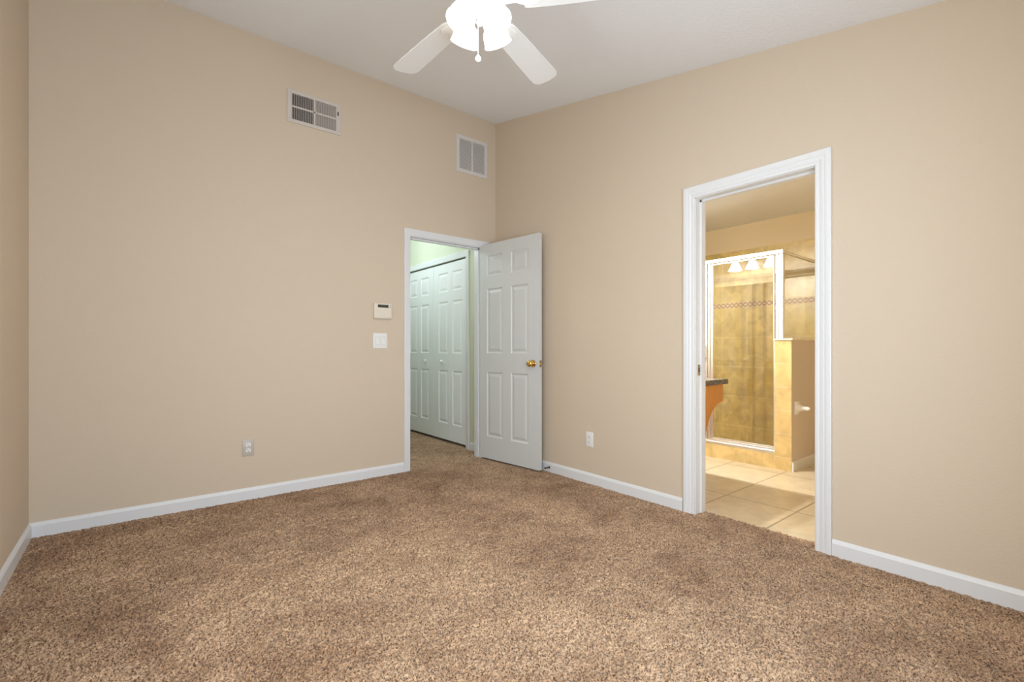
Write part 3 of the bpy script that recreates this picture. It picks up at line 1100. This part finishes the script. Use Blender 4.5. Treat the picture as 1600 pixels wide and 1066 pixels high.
G = 0.0015
bifold('folding_closet_door', 'white folding closet door pair nearest the bedroom doorway', [(1.159 - G, 0.800 + 0.0005, 1.044, 0.842), (0.800 - 0.0005, 0.456, 0.744, 0.548)], 0.965)
bifold('folding_closet_door', 'white folding closet door pair farther along the hall', [(1.518 - 0.0005, 1.159 + G, 1.476, 1.274), (1.862, 1.518 + 0.0005, 1.770, 1.574)], 1.355)

hl = thing('hall_ceiling_light', 'lit round ceiling light in the green hall', 'ceiling light', (-0.85, 1.25, HZ))
mb = MB()
mb.lathe([(0, 0), (0.13, 0), (0.13, -0.02), (0, -0.02)], Matrix.Translation((-0.85, 1.25, HZ)), 32)
mb.build('base', 'fan', hl, smooth=35)
mb = MB()
mb.lathe([(0.12, -0.02), (0.115, -0.045), (0.085, -0.07), (0.04, -0.082), (0, -0.085)], Matrix.Translation((-0.85, 1.25, HZ)), 32)
mb.build('glass_bowl', mat('lit_hall_glass', (0.8, 0.85, 0.8), 0.4, emis=((0.80, 0.92, 1.0), 4.0)), hl, smooth=50)
lamp('hall_bulb_light', 'POINT', (-0.85, 1.25, HZ - 0.14), P_HALL, (0.76, 0.90, 1.0), shadow_soft_size=0.06)

# ---------------------------------------------------------------- the bathroom beyond the right doorway
BX1, BY0, BY1, BZ = 2.492, -3.40, -0.16, 2.44
SX = 1.622                       # shower front
PY0, PY1, PZ = -2.089, -1.948, 1.130
EY = -0.70                       # end wall of the shower
S(MB().box(TH, BX1 + 0.1, BY0 - 0.1, BY1 + 0.1, -0.10, -0.003).build('floor_bathroom', 'floor_tile'), 'cream square tiled bathroom floor', 'floor')
MB_th = MB().box(0.092, TH, BO[0], BO[1], -0.10, -0.003)
S(MB_th.build('floor_threshold', 'floor_tile'), 'cream tile running into the bathroom doorway', 'floor')
S(MB().box(TH, BX1 + 0.1, BY0 - 0.1, BY1 + 0.1, BZ, BZ + 0.1).build('ceiling_bathroom', 'bath_ceiling'), 'textured bathroom ceiling', 'ceiling')
S(MB().box(BX1, BX1 + 0.1, BY0, BY1, -0.10, BZ).build('wall_bathroom_back', 'bath_wall'), 'warm tan bathroom wall behind the shower', 'wall')
S(MB().box(TH, BX1 + 0.1, BY0 - 0.1, BY0, -0.10, BZ).build('wall_bathroom_near', 'bath_wall'), 'warm tan bathroom wall', 'wall')
S(MB().box(TH, BX1 + 0.1, BY1, BY1 + 0.1, -0.10, BZ).build('wall_bathroom_far', 'bath_wall'), 'warm tan bathroom wall past the vanity', 'wall')
S(MB().box(SX, BX1, EY, EY + 0.10, -0.003, BZ).build('wall_shower_end', 'bath_wall'), 'wall at the far end of the shower', 'wall')
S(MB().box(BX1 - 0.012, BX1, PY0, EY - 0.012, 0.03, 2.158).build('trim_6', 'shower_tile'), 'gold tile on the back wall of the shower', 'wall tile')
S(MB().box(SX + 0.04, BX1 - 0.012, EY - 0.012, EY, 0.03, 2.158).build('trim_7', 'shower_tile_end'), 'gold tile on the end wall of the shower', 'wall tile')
mb = MB()
mb.box(BX1 - 0.0165, BX1 - 0.011, PY0, EY - 0.014, 1.516, 1.579)
mb.box(SX + 0.04, BX1 - 0.0165, EY - 0.0165, EY - 0.011, 1.516, 1.579)
S(mb.build('trim_8', 'listello'), 'brown interlaced decorative tile strip round the shower', 'tile strip')
# low wall between shower and toilet corner
S(MB().box(SX + 0.010, BX1 - 0.012, PY0, PY1 - 0.008, -0.003, PZ).build('wall_low', 'pony'), 'low tan painted wall beside the shower', 'wall')
mb = MB()
mb.box(SX, SX + 0.010, PY0 + 0.002, PY1, -0.003, PZ)
mb.box(SX + 0.010, BX1 - 0.012, PY1 - 0.008, PY1, -0.003, PZ)
S(mb.build('trim_9', 'pony_tile'), 'gold tile facing the end of the low wall', 'wall tile')
S(MB().box(SX - 0.012, BX1 - 0.012, PY0 - 0.012, PY1 + 0.008, PZ, PZ + 0.018, 0.004).build('trim_10', 'marble'), 'cream stone cap on the low wall', 'wall cap')
S(MB().box(SX, SX + 0.11, PY1, EY, -0.003, 0.124).build('trim_11', 'curb_tile'), 'gold tiled shower curb', 'curb')
S(MB().box(SX + 0.11, BX1 - 0.012, PY1, EY - 0.012, -0.003, 0.035).build('floor_shower', 'pan'), 'shower pan', 'floor')
bb_along_x('baseboard_bathroom', SX + 0.001, BX1, PY0, -1, 'cream baseboard along the low bathroom wall', 'trim')

# framed glass shower enclosure
CX0, CX1 = SX + 0.022, SX + 0.062
sh = thing('shower_enclosure', 'bright metal framed glass shower enclosure on a tiled curb', 'shower', (CX0, -1.35, 0.124))
PO = (-2.010, -1.950)             # corner post
JB = (-1.352, -1.318)             # upright between door and fixed glass
TOPZ, BOTZ = 1.932, 0.124
MB().box(CX0 - 0.006, CX1, PO[0] - 0.002, EY - 0.012, TOPZ - 0.034, TOPZ, 0.003).build('header_rail', 'chrome', sh)
mb = MB()
mb.box(CX0 - 0.012, CX1 + 0.004, PY1 + 0.002, EY - 0.012, BOTZ, BOTZ + 0.030, 0.006)
mb.box(CX0 + 0.004, CX0 + 0.012, PY1 + 0.002, EY - 0.012, BOTZ + 0.028, BOTZ + 0.046, 0.002)
mb.build('bottom_track', 'chrome', sh)
mb = MB()
mb.box(CX0, CX1, PO[0], PO[0] + 0.020, PZ + 0.018, TOPZ - 0.034, 0.003)
mb.box(CX0 + 0.004, CX1, PO[0] + 0.020, PO[0] + 0.040, PZ + 0.018, TOPZ - 0.034, 0.006)
mb.box(CX0, CX1, PO[0] + 0.040, PO[1], PZ + 0.018, TOPZ - 0.034, 0.003)
mb.build('corner_post', 'chrome', sh)
MB().box(CX0 + 0.004, CX1 - 0.010, PY1 + 0.0005, PY1 + 0.012, BOTZ + 0.03, PZ + 0.018, 0.002).build('strike_jamb', 'chrome', sh)
mb = MB()
mb.box(CX0, CX1, JB[0] + 0.014, JB[1], BOTZ + 0.03, TOPZ - 0.034, 0.003)
mb.build('upright', 'chrome', sh)
# the door
dr = MB()
dy0, dy1, dz0, dz1 = PY1 + 0.014, JB[0] + 0.010, BOTZ + 0.048, TOPZ - 0.040
for q in ((dy0, dy0 + 0.006, dz0, dz1), (dy1 - 0.024, dy1, dz0, dz1), (dy0 + 0.006, dy1 - 0.024, dz1 - 0.012, dz1), (dy0 + 0.006, dy1 - 0.024, dz0, dz0 + 0.014)):
    dr.box(CX0 + 0.008, CX0 + 0.026, q[0], q[1], q[2], q[3], 0.002)
dro = dr.build('door_frame', 'chrome', sh)
MB().box(CX0 + 0.0145, CX0 + 0.0195, dy0 + 0.003, dy1 - 0.010, dz0 + 0.006, dz1 - 0.006).build('pane', 'shower_glass', dro, label='clear glass of the shower door')
hd = MB()
hy = dy1 + 0.055
hd.box(CX0 - 0.022, CX0 - 0.012, -1.300, -1.285, 0.945, 1.095, 0.003)
hd.box(CX0 - 0.014, CX0 + 0.002, -1.297, -1.288, 0.955, 0.970)
hd.box(CX0 - 0.014, CX0 + 0.002, -1.297, -1.288, 1.070, 1.085)
# fixed glass
MB().box(CX0 + 0.0145, CX0 + 0.0195, JB[1] - 0.004, EY - 0.013, BOTZ + 0.030, TOPZ - 0.034).build('fixed_pane', 'shower_glass', sh, label='clear fixed glass beside the shower door')
mb = MB()
mb.box(CX0 + 0.006, CX0 + 0.028, -1.306, -1.270, BOTZ + 0.03, TOPZ - 0.034, 0.003)
fpo = mb.build('fixed_stile', 'chrome', sh)
hd.build('handle', 'chain', fpo, label='dark pull handle')
# side glass over the low wall
mb = MB()
sy = (PO[0] + PO[1]) / 2 - 0.010
mb.box(CX1, BX1 - 0.0165, sy - 0.014, sy + 0.014, TOPZ - 0.026, TOPZ - 0.002, 0.002)
mb.build('side_rail', 'chrome', sh)
mb = MB()
mb.box(CX1, BX1 - 0.0165, sy - 0.011, sy + 0.011, PZ + 0.018, PZ + 0.036, 0.002)
mb.build('side_sill', 'chrome', sh)
MB().box(CX1 - 0.002, BX1 - 0.018, sy - 0.0025, sy + 0.0025, PZ + 0.030, TOPZ - 0.010).build('side_pane', 'shower_glass', sh, label='clear side glass over the low wall')

# ceramic paper holder on the low wall
tp = thing('paper_holder', 'white glazed ceramic holder on the low tan bathroom wall', 'paper holder', (1.725, PY0, 0.54))
mb = MB()
mb.box(1.672, 1.782, PY0 - 0.010, PY0, 0.482, 0.600, 0.004, seg=3)
mb.build('base', 'ceramic', tp, smooth=35)
mb = MB()
secs = [(0.0, 0.046, 0.050), (0.012, 0.030, 0.036), (0.030, 0.019, 0.024), (0.055, 0.0145, 0.018), (0.080, 0.0145, 0.0165), (0.094, 0.011, 0.012), (0.099, 0.004, 0.004)]
rings = []
for d, a, b in secs:
    rings.append([mb._v((1.727 + a * math.cos(t_), PY0 - 0.008 - d, 0.540 + b * math.sin(t_))) for t_ in [2 * PI * k / 24 for k in range(24)]])
for a, b in zip(rings, rings[1:]):
    for k in range(24):
        mb.bm.faces.new((a[k], a[(k + 1) % 24], b[(k + 1) % 24], b[k]))
mb.bm.faces.new(rings[0][::-1])
mb.bm.faces.new(rings[-1])
mb.build('arm', 'ceramic', tp, smooth=50)

# vanity against the shared wall
VW = TH + 0.001
VY0, VY1 = -2.000, -0.18
van = thing('vanity', 'honey oak vanity with curved end panel and dark speckled countertop', 'vanity', (0.36, -1.1, -0.003))
MB().box(VW, 0.690, VY0, VY1, 0.794, 0.830, 0.003).build('countertop', 'granite', van, label='dark speckled countertop')
MB().box(VW, VW + 0.018, VY0, VY1, 0.830, 0.910, 0.002).build('backsplash', 'granite', van)
arc = [(0.640, 0.664)]
cxx, czz, rx_, rz_ = 0.640, 0.340, 0.262, 0.324
for i in range(1, 17):
    t_ = R(90) * i / 16
    arc.append((cxx - rx_ * math.sin(t_), czz + rz_ * math.cos(t_)))
poly = [(VW, -0.003), (0.362, -0.003), (0.372, 0.20)] + arc[::-1] + [(0.640, 0.794), (VW, 0.794)]
mb = MB()
mb.prism(poly, -1.985, -1.965, 'y', bev=0.001)
mb.build('end_panel', 'oak', van)
MB().box(0.600, 0.620, -1.965, -1.30, 0.690, 0.794, 0.002).build('apron', 'oak', van)
MB().box(VW, 0.640, -1.300, VY1, 0.09, 0.794, 0.002).build('cabinet', 'oak', van)
MB().box(VW, 0.570, -1.290, VY1, -0.003, 0.09).build('toe_kick', 'oak', van)
for k in range(2):
    ya = -1.285 + k * 0.545
    d_ = MB()
    d_.box(0.640, 0.658, ya, ya + 0.53, 0.13, 0.75, 0.004)
    dd = d_.build('cabinet_door', 'oak', van)
    q = MB()
    q.lathe([(0, 0), (0.007, 0), (0.006, 0.012), (0.014, 0.018), (0.012, 0.026), (0, 0.028)], Matrix.Translation((0.658, ya + (0.48 if k == 0 else 0.05), 0.66)) @ Matrix.Rotation(R(90), 4, 'Y'), 16)
    q.build('knob', 'brass', dd, smooth=45)
fa = MB().box(0.215, 0.265, -0.98, -0.82, 0.830, 0.845, 0.005).build('faucet', 'chrome', van, label='chrome faucet')
mb = MB()
mb.tube([(0.24, -0.90, 0.84), (0.245, -0.90, 0.90), (0.275, -0.90, 0.935), (0.33, -0.90, 0.935), (0.36, -0.90, 0.915)], [0.016, 0.014, 0.012, 0.011, 0.010], 16)
mb.build('spout', 'chrome', fa, smooth=50)
for y in (-0.965, -0.835):
    mb = MB()
    mb.lathe([(0.0, 0), (0.014, 0), (0.012, 0.018), (0.020, 0.026), (0.018, 0.042), (0, 0.045)], Matrix.Translation((0.24, y, 0.845)), 20)
    mb.build('handle', 'chrome', fa, smooth=45)
mi = MB().box(VW, VW + 0.006, -1.90, -0.24, 0.915, 1.865, 0.001).build('mirror', 'mirror')
mi['label'] = 'frameless wall mirror over the vanity countertop'
mi['category'] = 'mirror'

vl = thing('vanity_light', 'wall light bar with three lit bell shades over the vanity mirror', 'wall light', (VW, -1.10, 2.08))
MB().box(VW, VW + 0.022, -1.38, -0.82, 2.085, 2.165, 0.006).build('back_bar', 'chrome', vl)
for k in range(3):
    y = -1.10 + (k - 1) * 0.21
    a = MB()
    a.tube([(VW + 0.02, y, 2.125), (VW + 0.06, y, 2.135), (VW + 0.095, y, 2.150), (VW + 0.110, y, 2.135)], 0.008, 12)
    ao = a.build('lamp_arm', 'chrome', vl, smooth=50)
    tt = Matrix.Translation((VW + 0.110, y, 2.150)) @ Matrix.Rotation(PI, 4, 'X')
    s = MB()
    outer = [(0.020, 0.012), (0.034, 0.018), (0.044, 0.036), (0.052, 0.060), (0.062, 0.086), (0.078, 0.112)]
    s.lathe(outer + [(r - 0.003, h) for r, h in reversed(outer)], tt, 32)
    s.build('shade', 'bath_shade', ao, smooth=50)
    lamp('vanity_bulb_light', 'POINT', (VW + 0.110, y, 2.043), P_BATH, (1.0, 0.975, 0.93), shadow_soft_size=0.012)

# ---------------------------------------------------------------- tidy: parents' local positions
bpy.context.view_layer.update()
for o in list(bpy.data.objects):
    if o.type == 'MESH' and o.parent is not None and o.parent.type == 'MESH':
        o.location = (0, 0, 0)
bpy.context.view_layer.update()
